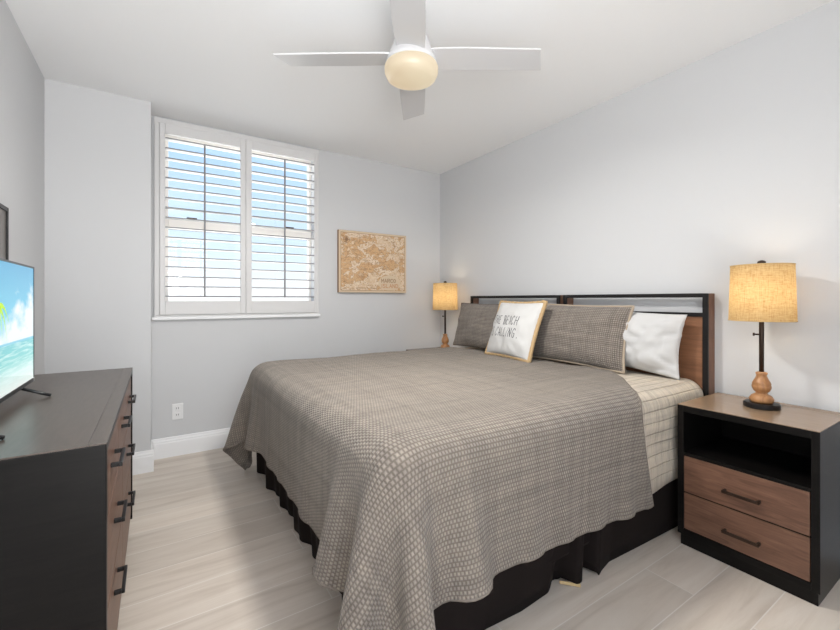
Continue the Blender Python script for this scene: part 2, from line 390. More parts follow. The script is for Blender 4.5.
# casing round the shutters and the stool below them
FX0, FX1, FZ0, FZ1 = -.010, 1.212, 1.035, 2.485
b_ = MB()
b_.box(FX0, FX0 + .032, YB - .022, YB, FZ0 + .012, FZ1 - .035).box(FX1 - .022, FX1, YB - .022, YB, FZ0 + .012, FZ1 - .035)
b_.box(FX0, FX1, YB - .022, YB, FZ1 - .035, FZ1).box(FX0, FX1, YB - .022, YB, FZ0, FZ0 + .012)
struct(b_.build('trim_1', M['shutter'], bev=.004))
struct(MB().box(FX0 - .016, FX1 + .012, YB - .034, YB, FZ0 - .022, FZ0).build('trim_2', M['trim'], bev=.003))

# ------------------------------------------------------------------ plantation shutters
def shutter(x0, x1, ox0, ox1, label):
    z0, z1 = FZ0 + .014, FZ1 - .037; oz0, oz1 = 1.150, 2.378
    ya, yb = YB - .030, YB - .002
    root = thing('window_shutter', ((x0 + x1) / 2, YB, z0), label, 'shutter', 'plantation shutters in the window')
    b = MB(); b.box(x0, ox0, ya, yb, z0, z1).box(ox1, x1, ya, yb, z0, z1).box(ox0, ox1, ya, yb, z0, oz0).box(ox0, ox1, ya, yb, oz1, z1)
    b.build('shutter_frame', M['shutter'], root, .003)
    n = 17; pitch = (oz1 - oz0) / n; yc = YB - .010
    first = None
    for k in range(n):
        zc = oz0 + pitch * (k + .5)
        if first is None:
            prof = []
            for q in range(16):
                a = 2 * math.pi * q / 16; prof.append((.032 * math.cos(a), .0048 * math.sin(a)))
            ang = R(-3); vs = []
            for x in (ox0 + .002, ox1 - .002):
                for py, pz in prof:
                    vs.append((x, yc + py * math.cos(ang) - pz * math.sin(ang), zc + py * math.sin(ang) + pz * math.cos(ang)))
            fs = [(i, (i + 1) % 16, 16 + (i + 1) % 16, 16 + i) for i in range(16)] + [tuple(range(16)), tuple(reversed(range(16, 32)))]
            first = MB().add(vs, fs).build('louver', M['shutter'], root, smooth=False)
            edge = MB().box(ox0 + .002, ox1 - .002, yc - .0335, yc - .0305, zc - .0036, zc + .0036).build('louver_edge_shade', M['grey_and_shade'], first)  # backlit shade on the white louver's room-side edge, painted as a grey strip
            z_first = zc
        else:
            c = first.copy(); col.objects.link(c); c.parent = root; c.location = (0, 0, zc - z_first)
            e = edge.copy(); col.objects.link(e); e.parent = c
    xm = (ox0 + ox1) / 2
    MB().box(xm - .006, xm + .006, yc - .047, yc - .034, oz0 + .03, oz1 - .045).build('tilt_rod', M['grey_and_shade'], root, .002)
    return root
shutter(FX0 + .0325, .607, .056, .568, 'white louvered shutter leaf on the left half of the window beside the wall corner')
shutter(.609, FX1 - .024, .652, 1.167, 'white louvered shutter leaf on the right half of the window, nearer the map picture')

# ------------------------------------------------------------------ wall outlet
root = thing('wall_outlet', (.136, YB, .327), 'white electrical outlet low on the wall below the window', 'outlet')
MB().box(.100, .172, YB - .006, YB, .268, .386).build('cover_plate', M['plastic'], root, .003)
for z in (.303, .351):
    f_ = MB().box(.120, .152, YB - .009, YB - .006, z - .016, z + .016).build('socket', M['plastic'], root, .003)
    MB().box(.128, .131, YB - .0098, YB - .0088, z - .005, z + .008).box(.141, .144, YB - .0098, YB - .0088, z - .005, z + .008).build('slot', M['slot'], f_)

# ------------------------------------------------------------------ stroke lettering
GL = {
 'A': [[(0, 0), (.5, 1), (1, 0)], [(.2, .36), (.8, .36)]],
 'B': [[(0, 0), (0, 1), (.6, 1), (.85, .86), (.85, .66), (.6, .53), (0, .53)], [(.6, .53), (.95, .38), (.95, .14), (.65, 0), (0, 0)]],
 'C': [[(.95, .84), (.7, 1), (.3, 1), (.04, .78), (0, .5), (.04, .22), (.3, 0), (.7, 0), (.95, .16)]],
 'D': [[(0, 0), (0, 1), (.5, 1), (.9, .75), (.95, .5), (.9, .25), (.5, 0), (0, 0)]],
 'E': [[(.9, 1), (0, 1), (0, 0), (.9, 0)], [(0, .52), (.75, .52)]],
 'G': [[(.95, .84), (.7, 1), (.3, 1), (.04, .78), (0, .5), (.04, .22), (.3, 0), (.7, 0), (.95, .16), (.95, .45), (.55, .45)]],
 'H': [[(0, 0), (0, 1)], [(.95, 0), (.95, 1)], [(0, .52), (.95, .52)]],
 'I': [[(.5, 0), (.5, 1)]],
 'L': [[(0, 1), (0, 0), (.85, 0)]],
 'M': [[(0, 0), (0, 1), (.5, .35), (1, 1), (1, 0)]],
 'N': [[(0, 0), (0, 1), (.95, 0), (.95, 1)]],
 'O': [[(.5, 1), (.15, .85), (0, .5), (.15, .15), (.5, 0), (.85, .15), (1, .5), (.85, .85), (.5, 1)]],
 'R': [[(0, 0), (0, 1), (.6, 1), (.9, .86), (.9, .64), (.6, .5), (0, .5)], [(.45, .5), (.95, 0)]],
 'S': [[(.9, .85), (.65, 1), (.25, 1), (.02, .82), (.1, .6), (.85, .42), (.95, .18), (.7, 0), (.25, 0), (0, .15)]],
 'T': [[(.5, 0), (.5, 1)], [(0, 1), (1, 1)]],
 '.': [[(.1, 0), (.1, .07)]],
}
def lettering(text, x0, y0, cw, ch, gap, stroke, surf, space=.8):
    """ribbons of ink laid along each pen stroke; surf(x, y) gives the 3D point"""
    b = MB(); x = x0
    for c in text:
        if c == ' ': x += cw * space; continue
        wd = cw * (.3 if c in 'I.' else 1)
        for st in GL[c]:
            pts = [(x + (px - (.35 if c == 'I' else 0)) * cw if c != '.' else x + px * cw, y0 + py * ch) for px, py in st]
            for (ax, ay), (bx, by) in zip(pts, pts[1:]):
                L = math.hypot(bx - ax, by - ay) or 1e-6; ux, uy = (bx - ax) / L, (by - ay) / L
                ax2, ay2, bx2, by2 = ax - ux * stroke * .4, ay - uy * stroke * .4, bx + ux * stroke * .4, by + uy * stroke * .4
                n = max(2, int(L / .008) + 1); vs = []
                for k in range(n):
                    q = k / (n - 1); px, py = ax2 + (bx2 - ax2) * q, ay2 + (by2 - ay2) * q
                    vs.append(surf(px - uy * stroke / 2, py + ux * stroke / 2)); vs.append(surf(px + uy * stroke / 2, py - ux * stroke / 2))
                b.add(vs, [(2 * k, 2 * k + 1, 2 * k + 3, 2 * k + 2) for k in range(n - 1)])
        x += wd + gap
    return b

# ------------------------------------------------------------------ map picture on the window wall
PX0, PX1, PZ0, PZ1 = 1.392, 2.105, 1.228, 1.800
yf = YB - .035
root = thing('canvas_picture', ((PX0 + PX1) / 2, YB, PZ0), 'tan antique map on canvas hung on the wall right of the window', 'picture')
MB().box(PX0, PX1, yf, YB - .001, PZ0, PZ1).build('canvas', M['map_edge'], root, .002)
MB().box(PX0 + .001, PX1 - .001, yf - .0012, yf - .0002, PZ0 + .001, PZ1 - .001).build('paper_margin', M['map_paper'], root)
MB().box(PX0 + .022, PX1 - .022, yf - .0022, yf - .0010, PZ0 + .022, PZ1 - .022).build('map_print', M['map'], root)
b_ = MB(); a_ = .018
for q in (0, 1):
    e0, e1 = a_ + q * 0, a_ + .003
b_.box(PX0 + a_, PX1 - a_, yf - .003, yf - .001, PZ0 + a_, PZ0 + a_ + .004).box(PX0 + a_, PX1 - a_, yf - .003, yf - .001, PZ1 - a_ - .004, PZ1 - a_)
b_.box(PX0 + a_, PX0 + a_ + .004, yf - .003, yf - .001, PZ0 + a_, PZ1 - a_).box(PX1 - a_ - .004, PX1 - a_, yf - .003, yf - .001, PZ0 + a_, PZ1 - a_)
b_.build('border_line', M['map_line'], root)
# pale cartouche with the title, a compass rose and two small cartouches
def disc(cx, cz, rx, rz, y, n=40):
    return MB().add([(cx, y, cz)] + [(cx + rx * math.cos(2 * math.pi * k / n), y, cz + rz * math.sin(2 * math.pi * k / n)) for k in range(n)], [(0, 1 + k, 1 + (k + 1) % n) for k in range(n)])
disc(PX0 + .525, PZ0 + .095, .125, .075, yf - .0026).build('title_patch', M['map_paper'], root)
S_ = lambda x, z: (x, yf - .0034, z)
lettering('MARCO', PX0 + .435, PZ0 + .100, .024, .034, .009, .006, S_).build('title_lettering', M['map_line'], root, label='brown capital letters on the map')
lettering('ISLAND', PX0 + .435, PZ0 + .050, .025, .034, .010, .006, S_).build('title_lettering', M['map_red'], root, label='red capital letters on the map')
b_ = MB(); cx, cz = PX0 + .075, PZ1 - .085
for k in range(8):
    a = k * math.pi / 4; r_ = .042 if k % 2 == 0 else .024
    b_.add([(cx, yf - .0032, cz), (cx + .009 * math.cos(a + .7), yf - .0032, cz + .009 * math.sin(a + .7)), (cx + r_ * math.cos(a), yf - .0032, cz + r_ * math.sin(a)), (cx + .009 * math.cos(a - .7), yf - .0032, cz + .009 * math.sin(a - .7))], [(0, 1, 2, 3)])
n_ = 32
ring = [(cx + .03 * math.cos(2 * math.pi * k / n_), yf - .0030, cz + .03 * math.sin(2 * math.pi * k / n_)) for k in range(n_)]
b_.tube(ring, .0022, 6, True)
b_.build('compass_rose', M['map_line'], root)
for x_, w_ in ((.17, .09), (.31, .07)):
    MB().box(PX0 + x_, PX0 + x_ + w_, yf - .003, yf - .0015, PZ0 + .040, PZ0 + .046).build('scale_bar', M['map_line'], root)

# ------------------------------------------------------------------ ceiling fan
FXc, FYc = 1.0, 1.62
root = thing('ceiling_fan', (FXc, FYc, H), 'white four-blade ceiling fan with a lit round bowl light', 'ceiling fan')
MB().lathe((FXc, FYc, 0), [(.070, H), (.070, H - .02), (.060, H - .045), (.035, H - .055)]).build('canopy', M['fan_white'], root, smooth=True)
MB().lathe((FXc, FYc, 0), [(.018, H - .05), (.018, 2.39)], 24).build('downrod', M['fan_white'], root, smooth=True)
MB().lathe((FXc, FYc, 0), [(.030, 2.400), (.066, 2.392), (.080, 2.37), (.092, 2.33), (.106, 2.300), (.116, 2.272), (.122, 2.252), (.118, 2.248)], 48).build('motor_housing', M['fan_white'], root, smooth=True)
MB().lathe((FXc, FYc, 0), [(.119, 2.252), (.125, 2.238), (.124, 2.216), (.114, 2.194), (.090, 2.182), (.05, 2.174), (.012, 2.172)], 48).build('light_bowl', M['bowl'], root, smooth=True)
first = None
for k, deg in enumerate((-32, 57, 146, 236)):
    a = R(deg); rd = Vector((math.cos(a), math.sin(a), 0)); tg = Vector((-math.sin(a), math.cos(a), 0))
    p_ = R(9.5); wd = (tg * math.cos(p_) - Vector((0, 0, 1)) * math.sin(p_)); up = rd.cross(wd)
    c0 = Vector((FXc, FYc, 2.285)); st = [(.075, .060), (.12, .066), (.25, .070), (.45, .068), (.585, .065), (.605, .065)]
    vs = []
    for r_, h_ in st:
        for sgn in (-1, 1):
            rr_ = r_ + (.02 * sgn if r_ > .60 else 0)
            for dz in (-.004, .004): vs.append(c0 + rd * rr_ + wd * h_ * sgn + up * dz)
    fs = []
    for i in range(len(st) - 1):
        q = i * 4
        fs += [(q, q + 2, q + 6, q + 4), (q + 1, q + 5, q + 7, q + 3), (q, q + 4, q + 5, q + 1), (q + 2, q + 3, q + 7, q + 6)]
    fs += [(0, 1, 3, 2), (len(st) * 4 - 4, len(st) * 4 - 2, len(st) * 4 - 1, len(st) * 4 - 3)]
    bl = MB().add(vs, fs).build('blade', M['fan_white'], root, .0015)
    vs = []
    MB().tube([c0 + rd * .06 - Vector((0, 0, .012)), c0 + rd * .10 - Vector((0, 0, .010))], .014, 10).build('blade_bracket', M['fan_white'], bl, smooth=True)

# ------------------------------------------------------------------ handle: a square bar on two posts, along Y, on a face looking to x-
def handle(parent, xf, y0, y1, z, sgn, out=.026, mat=None, name='handle'):
    mat = mat or M['bronze']; b = MB()
    xo = xf + sgn * out
    for y in (y0 + .006, y1 - .006): b.box(min(xf, xo), max(xf, xo), y - .005, y + .005, z - .006, z + .006)
    b.box(min(xo, xo + sgn * .009), max(xo, xo + sgn * .009), y0, y1, z - .006, z + .006)
    return b.build(name, mat, parent, .0015)

# ------------------------------------------------------------------ nightstands
def nightstand(y0, y1, label, group):
    xf, xb = 2.097, 2.528; zt = .664; sd = .026
    root = thing('nightstand', ((xf + xb) / 2, (y0 + y1) / 2, 0), label, 'nightstand', group)
    b = MB()
    b.box(xf, xb, y0, y0 + sd, .05, zt - .004).box(xf, xb, y1 - sd, y1, .05, zt - .004)                     # sides
    b.box(xf, xb, y0 + sd, y1 - sd, zt - .034, zt - .004)
    b.box(xf, xb - .02, y0 + sd, y1 - sd, .424, .440).box(xf, xb - .02, y0 + sd, y1 - sd, .05, .078)        # shelf, bottom
    b.box(xb - .015, xb, y0 + sd, y1 - sd, .05, zt - .03)                                              # back
    b.box(xf + .002, xb - .02, y0 + sd, y1 - sd, .2505, .2535)
    b.build('case', M['black_wood'], root, .002)
    MB().box(xf, xb - .052, y0, y1, zt - .004, zt).build('top', M['brown_top'], root, .0012)
    MB().box(xb - .050, xb, y0, y1, zt - .004, zt + .0012).build('back_strip', M['brown_top'], root, .0012)
    MB().box(xf + .004, xb - .01, y0 + .006, y1 - .012, 0, .05).build('plinth', M['black_wood'], root, .002)
    for z0, z1 in ((.082, .250), (.256, .424)):
        d = MB().box(xf - .001, xb - .03, y0 + sd + .003, y1 - sd - .003, z0, z1).build('drawer', M['drawer_wood'], root, .0015)
        yc_ = (y0 + y1) / 2 - .006; handle(d, xf - .001, yc_ - .066, yc_ + .066, (z0 + z1) / 2 - .014, -1, .02)
    return root
nightstand(.472, .972, 'black nightstand with an open cubby and two brown drawers, right of the bed', 'nightstands beside the bed')
nightstand(3.000, 3.500, 'black nightstand in the far corner beyond the bed, under the far lamp', 'nightstands beside the bed')

# ------------------------------------------------------------------ table lamps
def table_lamp(x, y, z, label):
    root = thing('table_lamp', (x, y, z), label, 'lamp', 'table lamps on the nightstands')
    MB().lathe((x, y, z), [(.066, 0), (.068, .003), (.068, .018), (.064, .022)], 48).build('base', M['black'], root, smooth=False)
    MB().lathe((x, y, z), [(.038, .022), (.044, .028), (.046, .040), (.038, .054), (.024, .062), (.021, .068), (.030, .076), (.036, .090), (.037, .099), (.034, .103), (.036, .107), (.032, .118), (.023, .135), (.019, .148), (.022, .153), (.022, .160), (.012, .164)], 40).build('turned_stem', M['lamp_wood'], root, smooth=True)
    MB().lathe((x, y, z), [(.0095, .160), (.0095, .43), (.006, .435)], 20).build('pole', M['bronze'], root, smooth=True)
    sw = MB().tube([(x, y, z + .335), (x - .006, y + .024, z + .335)], .004, 10).tube([(x - .006, y + .024, z + .335), (x - .008, y + .031, z + .335)], .0075, 12)
    sw.build('switch', M['bronze'], root, smooth=True)
    z0, z1, r0, r1 = .400, .655, .123, .116
    n = 64; vs = []; k_ = 6
    for i in range(k_ + 1):
        q = i / k_
        for k in range(n):
            a = 2 * math.pi * k / n; r_ = r0 + (r1 - r0) * q
            vs.append((x + r_ * math.cos(a), y + r_ * math.sin(a), z + z0 + (z1 - z0) * q))
    fs = [(i * n + k, i * n + (k + 1) % n, (i + 1) * n + (k + 1) % n, (i + 1) * n + k) for i in range(k_) for k in range(n)]
    sh = MB().add(vs, fs).build('lamp_shade', M['shade'], root, smooth=True)
    for zz, r_ in ((z0, r0), (z1, r1)):
        MB().tube([(x + r_ * math.cos(2 * math.pi * k / 48), y + r_ * math.sin(2 * math.pi * k / 48), z + zz) for k in range(48)], .0022, 6, True).build('shade_rim', M['tag'], sh, smooth=True)
    b = MB()
    for k in range(3):
        a = 2 * math.pi * k / 3 + .4; b.tube([(x, y, z + z1 - .004), (x + r1 * math.cos(a), y + r1 * math.sin(a), z + z1 - .004)], .0018, 6)
    b.tube([(x + .032, y, z + .43), (x + .040, y, z + .54), (x + .02, y, z + .635), (x, y, z + .650)], .0016, 6).tube([(x - .032, y, z + .43), (x - .040, y, z + .54), (x - .02, y, z + .635), (x, y, z + .650)], .0016, 6)
    b.tube([(x - .032, y, z + .43), (x + .032, y, z + .43)], .0016, 6)
    b.build('harp', M['bronze'], root)
    MB().lathe((x, y, z), [(.004, .648), (.006, .656), (.016, .661), (.016, .672), (.010, .677), (.002, .679)], 24).build('finial', M['bronze'], root, smooth=True)
    MB().lathe((x, y, z), [(.012, .432), (.014, .455), (.028, .49), (.030, .515), (.022, .54), (.004, .548)], 24).build('bulb', M['bulb'], root, smooth=True)
    d = bpy.data.lights.new('bulb_light', 'POINT'); d.energy = 2.3; d.color = (1, .86, .67); d.shadow_soft_size = .05
    o = bpy.data.objects.new('bulb_light', d); col.objects.link(o); o.location = (0, 0, .525); o.parent = root
    return root
table_lamp(2.352, .728, .6645, 'lit table lamp with linen drum shade on the near nightstand right of the bed')
table_lamp(2.372, 3.215, .6645, 'lit table lamp with linen shade in the far corner beyond the bed')

# ------------------------------------------------------------------ dresser along the left wall
xf, xb, y0, y1, zt = -.105, -.552, 1.240, 2.545, .815
root = thing('dresser', ((xf + xb) / 2, (y0 + y1) / 2, 0), 'long black dresser with seven brown drawers against the left wall', 'dresser')
b = MB()
b.box(xb, xf + .005, y0, y0 + .028, .055, zt - .004).box(xb, xf + .005, y1 - .028, y1, .055, zt - .004).box(xb, xf + .005, y0 + .028, y1 - .028, zt - .026, zt - .004).box(xb, xb + .015, y0 + .028, y1 - .028, .055, zt - .03)
b.box(xb, xf - .022, y0 + .028, y1 - .028, .055, .085)
b.build('case', M['black_wood'], root, .002)
MB().box(xb, xf - .0305, y0, y1, zt - .004, zt).build('top', M['top_wood'], root, .001)
MB().box(xf - .030, xf + .006, y0, y1, zt - .004, zt + .0004).build('front_strip', M['top_wood'], root, .001)
MB().box(xb, xf - .025, y0 + .02, y1 - .02, 0, .055).build('plinth', M['black_wood'], root, .002)
ya, yb = y0 + .03, y1 - .03
for z0, z1, n in ((.602, .782, 3), (.360, .597, 2), (.090, .355, 2)):
    L = (yb - ya) / n
    for k in range(n):
        c0, c1 = ya + k * L + .002, ya + (k + 1) * L - .002
        d = MB().box(xf - .40, xf, c0, c1, z0, z1).build('drawer', M['drawer_wood'], root, .0015)
        yc_ = (c0 + c1) / 2; hz = {3: .702, 2: (.500 if z0 > .3 else .285)}[n]
        handle(d, xf, yc_ - .068, yc_ + .068, hz, 1, .018, M['black'])

# ------------------------------------------------------------------ television on the dresser
ty0, ty1, tz0, tz1, tx = 1.345, 2.103, .852, 1.285, -.390
root = thing('television', (tx - .02, (ty0 + ty1) / 2, zt), 'slim television with a beach scene on screen, standing on the dresser', 'television')
b = MB(); bz = .006
b.box(tx - .028, tx - .002, ty0, ty1, tz0, tz1).box(tx - .06, tx - .028, ty0 + .12, ty1 - .12, tz0 + .03, tz0 + .28)
b.build('housing', M['tvblack'], root, .003)
b = MB(); b.box(tx - .006, tx + .002, ty0, ty1, tz1 - .007, tz1).box(tx - .006, tx + .002, ty0, ty1, tz0, tz0 + .014).box(tx - .006, tx + .002, ty0, ty0 + .007, tz0, tz1).box(tx - .006, tx + .002, ty1 - .007, ty1, tz0, tz1)
b.build('bezel', M['tvblack'], root, .001)
s_ = MB().add([(tx, ty0 + .007, tz0 + .014), (tx, ty1 - .007, tz0 + .014), (tx, ty1 - .007, tz1 - .007), (tx, ty0 + .007, tz1 - .007)], [(0, 1, 2, 3)]).build('screen', M['screen'], root)
uvm = {0: (0, 0), 1: (1, 0), 2: (1, 1), 3: (0, 1)}
set_uv(s_, [((p.co.y + root.location.y - ty0 - .007) / (ty1 - ty0 - .014), (p.co.z + root.location.z - tz0 - .014) / (tz1 - tz0 - .021)) for p in s_.data.vertices])
b = MB(); py_, pz_ = 1.745, tz0 + .285     # palm frond on screen
for a in (-160, -120, -75, -40, -5, 30):
    r_ = .10; pts = []
    for k in range(6):
        q = k / 5; aa = R(a) - q * .5 * (1 if a < -90 else -1) * -1
        pts.append((py_ - .06 + r_ * q * math.cos(aa), pz_ + r_ * q * math.sin(aa) - .05 * q * q))
    vs = []
    for k, (yy, zz) in enumerate(pts):
        w2 = .010 * (1 - k / 5) + .001; vs += [(tx + .0006, yy, zz - w2), (tx + .0006, yy, zz + w2)]
    b.add(vs, [(2 * k, 2 * k + 1, 2 * k + 3, 2 * k + 2) for k in range(5)])
b.build('palm_frond', M['palm'], s_)
MB().box(tx - .005, tx + .0026, ty1 - .014, ty1 + .0003, tz0 - .001, tz0 + .016).build('corner_badge', M['silver'], root, .001)
for yy in (1.41, 1.945):
    sg = -1
    b = MB()
    b.tube([(tx - .014, yy, tz0 + .004), (tx + .076, yy - .008, zt + .005)], .0055, 8).tube([(tx - .014, yy, tz0 + .004), (tx - .095, yy - .008, zt + .005)], .0055, 8)
    b.build('foot', M['tvblack'], root, smooth=True)

# ------------------------------------------------------------------ dark frame on the left wall above the television
root = thing('wall_frame', (XL, 2.14, 1.10), 'dark thin-edged frame hanging on the left wall behind the television', 'frame')
fy0, fy1, fz0, fz1 = 1.83, 2.45, 1.10, 1.557
b = MB(); q = .018
b.box(XL + .001, XL + .032, fy0, fy1, fz0, fz0 + q).box(XL + .001, XL + .032, fy0, fy1, fz1 - q, fz1).box(XL + .001, XL + .032, fy0, fy0 + q, fz0, fz1).box(XL + .001, XL + .032, fy1 - q, fy1, fz0, fz1)
b.build('frame', M['black'], root, .002)
MB().box(XL + .001, XL + .026, fy0 + q, fy1 - q, fz0 + q, fz1 - q).build('panel', M['panel'], root)

# ------------------------------------------------------------------ bed
BX0, BX1, BY0, BY1, BZ = .545, 2.455, 1.000, 2.975, .722
root = thing('bed', ((BX0 + BX1) / 2, (BY0 + BY1) / 2, 0), 'wide bed with two dark metal and wood headboards side by side', 'bed')
MB().box(BX0 + .07, BX1 - .02, BY0 + .06, BY1 - .06, .12, .40).build('box_base', M['skirt'], root, .02)
MB().box(BX0 + .03, BX1 - .01, BY0 + .03, BY1 - .03, .42, BZ - .012).build('mattress', M['mattress'], root, .05, 4)
for xx in (.72, 2.3):
    for yy in (1.18, 2.80): MB().box(xx - .03, xx + .03, yy - .03, yy + .03, 0, .12).build('leg', M['black'], root, .003)
hx = 2.466
for h0, h1 in ((.992, 1.912), (1.944, 2.946)):
    hb = MB().box(hx + .008, hx + .026, h0 + .027, h1 - .027, .30, 1.072).build('headboard', M['head_wood'], root, .002, label='reddish brown wood panel in a black metal frame')
    for ya_, yb_ in ((h0, h0 + .027), (h1 - .027, h1)):
        MB().box(hx + .012, hx + .081, ya_, yb_, .0, 1.195).build('post', M['post_wood'], hb, .002)
        MB().box(hx, hx + .012, ya_, yb_, .0, 1.195).build('post_facing', M['black'], hb, .001)
    for z0, z1 in ((1.173, 1.1955), (1.068, 1.090)):
        MB().box(hx + .001, hx + .036, h0 + .027, h1 - .027, z0, z1).build('rail', M['black'], hb, .001)

# bed skirt: pleated cloth hanging round three sides
path = []
px = np.array([2.44, 2.216, 1.95, 1.68, 1.60, 1.555, 1.535, 1.50, 1.455, 1.425, 1.395, 1.37, 1.33, 1.30, 1.14, 0.97, .80, .66])
py_ = np.array([1.035, 1.040, 1.050, 1.062, 1.045, 1.030, 1.095, 1.100, 1.036, 1.034, 1.115, 1.120, 1.095, 1.080, 1.070, 1.080, 1.05, 1.06])
top_y = 1.014
def dense(ax, ay, n):
    s_ = np.concatenate([[0], np.cumsum(np.hypot(np.diff(ax), np.diff(ay)))]); q_ = np.linspace(0, s_[-1], n)
    return np.interp(q_, s_, ax), np.interp(q_, s_, ay)
nx, ny = dense(px, py_, 150)
near = [(nx[i] , ny[i], max(.66, min(2.44, nx[i])), top_y) for i in range(150)]
foot = []
for i in range(130):
    y = 1.07 + (2.955 - 1.07) * i / 129
    wv_ = .014 * math.sin(y * 21) + .009 * math.sin(y * 47 + 1) + .006 * math.sin(y * 9)
    foot.append((.602 + wv_ - .02 * (i / 129) ** 8, y, .562, y))
far = [(.62 + (2.44 - .62) * i / 79, 2.965 + .012 * math.sin(i * .7), .562 + (2.44 - .562) * i / 79, 2.955) for i in range(80)]
lines = near + foot + far; nz_ = 9; vs = []; zt_ = .44
for k, (bx, by, tx_, ty_) in enumerate(lines):
    lift = 0.0
    if k < 150 and 1.40 < bx < 1.56: lift = .012
    for j in range(nz_):
        q = j / (nz_ - 1); e = q ** .8
        vs.append((tx_ + (bx - tx_) * e, ty_ + (by - ty_) * e, zt_ + (.004 + lift - zt_) * q))
sk = MB().add(vs, grid_faces(len(lines), nz_)).build('bed_skirt', M['skirt'], None, smooth=True)
tag(sk, 'dark brown-black pleated bed skirt hanging to the floor under the coverlet', 'bed skirt')
sd_ = sk.modifiers.new('thickness', 'SOLIDIFY'); sd_.thickness = .003; sd_.offset = 0
MB().add([(1.385, 1.085, .003), (1.435, 1.028, .003), (1.437, 1.030, .016), (1.388, 1.088, .013), (1.382, 1.089, .003), (1.432, 1.032, .003), (1.434, 1.034, .016), (1.385, 1.092, .013)],
         [(0, 1, 2, 3), (4, 7, 6, 5), (0, 4, 5, 1), (1, 5, 6, 2), (2, 6, 7, 3), (3, 7, 4, 0)]).build('hem_tag', M['tag'], sk, label='tan tag at the hem')

# ------------------------------------------------------------------ cream quilt under the coverlet, folded over the near and far sides
def drape_profile(over, r=.085, lo=BY0 + .006, hi=BY1 - .006, top=BZ + .004, hem=.28):
    pts = []
    ys = np.linspace(0, 1, 20)
    z_h = hem
    for q in np.linspace(z_h, top - r, 14): pts.append((lo + .004 * math.sin(q * 30), q))
    for a in np.linspace(0, math.pi / 2, 9)[1:]: pts.append((lo + r - r * math.cos(a), top - r + r * math.sin(a)))
    mid = [(lo + r + (hi - lo - 2 * r) * q, top) for q in np.linspace(0, 1, 40)[1:-1]]
    pts += mid
    n0 = len(pts)
    for a in np.linspace(math.pi / 2, 0, 9): pts.append((hi - r + r * math.cos(a), top - r + r * math.sin(a)))
    for q in np.linspace(top - r, z_h, 14)[1:]: pts.append((hi, q))
    return pts
prof = drape_profile(0); L_ = [0]
for (a, c), (d, e) in zip(prof, prof[1:]): L_.append(L_[-1] + math.hypot(d - a, e - c))
xs = np.linspace(1.60, 2.452, 46); vs = []; uv = []
for x in xs:
    for (y, z), l in zip(prof, L_):
        wob = .004 * math.sin(x * 19 + z * 11) if z < .63 else 0
        zz = z + (.010 * math.sin(x * 9) - .012 if z < .30 else 0)
        if z > .70: zz += .005 * mnoise.noise(Vector((x * 5, y * 5, 0)))
        vs.append((x, y - wob, zz)); uv.append((x, l))
cq = MB().add(vs, grid_faces(len(xs), len(prof))).build('quilt', M['cream'], None, smooth=True)
set_uv(cq, uv)
tag(cq, 'cream quilted blanket showing at the pillow end under the brown coverlet', 'quilt')
s2 = cq.modifiers.new('thickness', 'SOLIDIFY'); s2.thickness = .008; s2.offset = 1 if False else -1

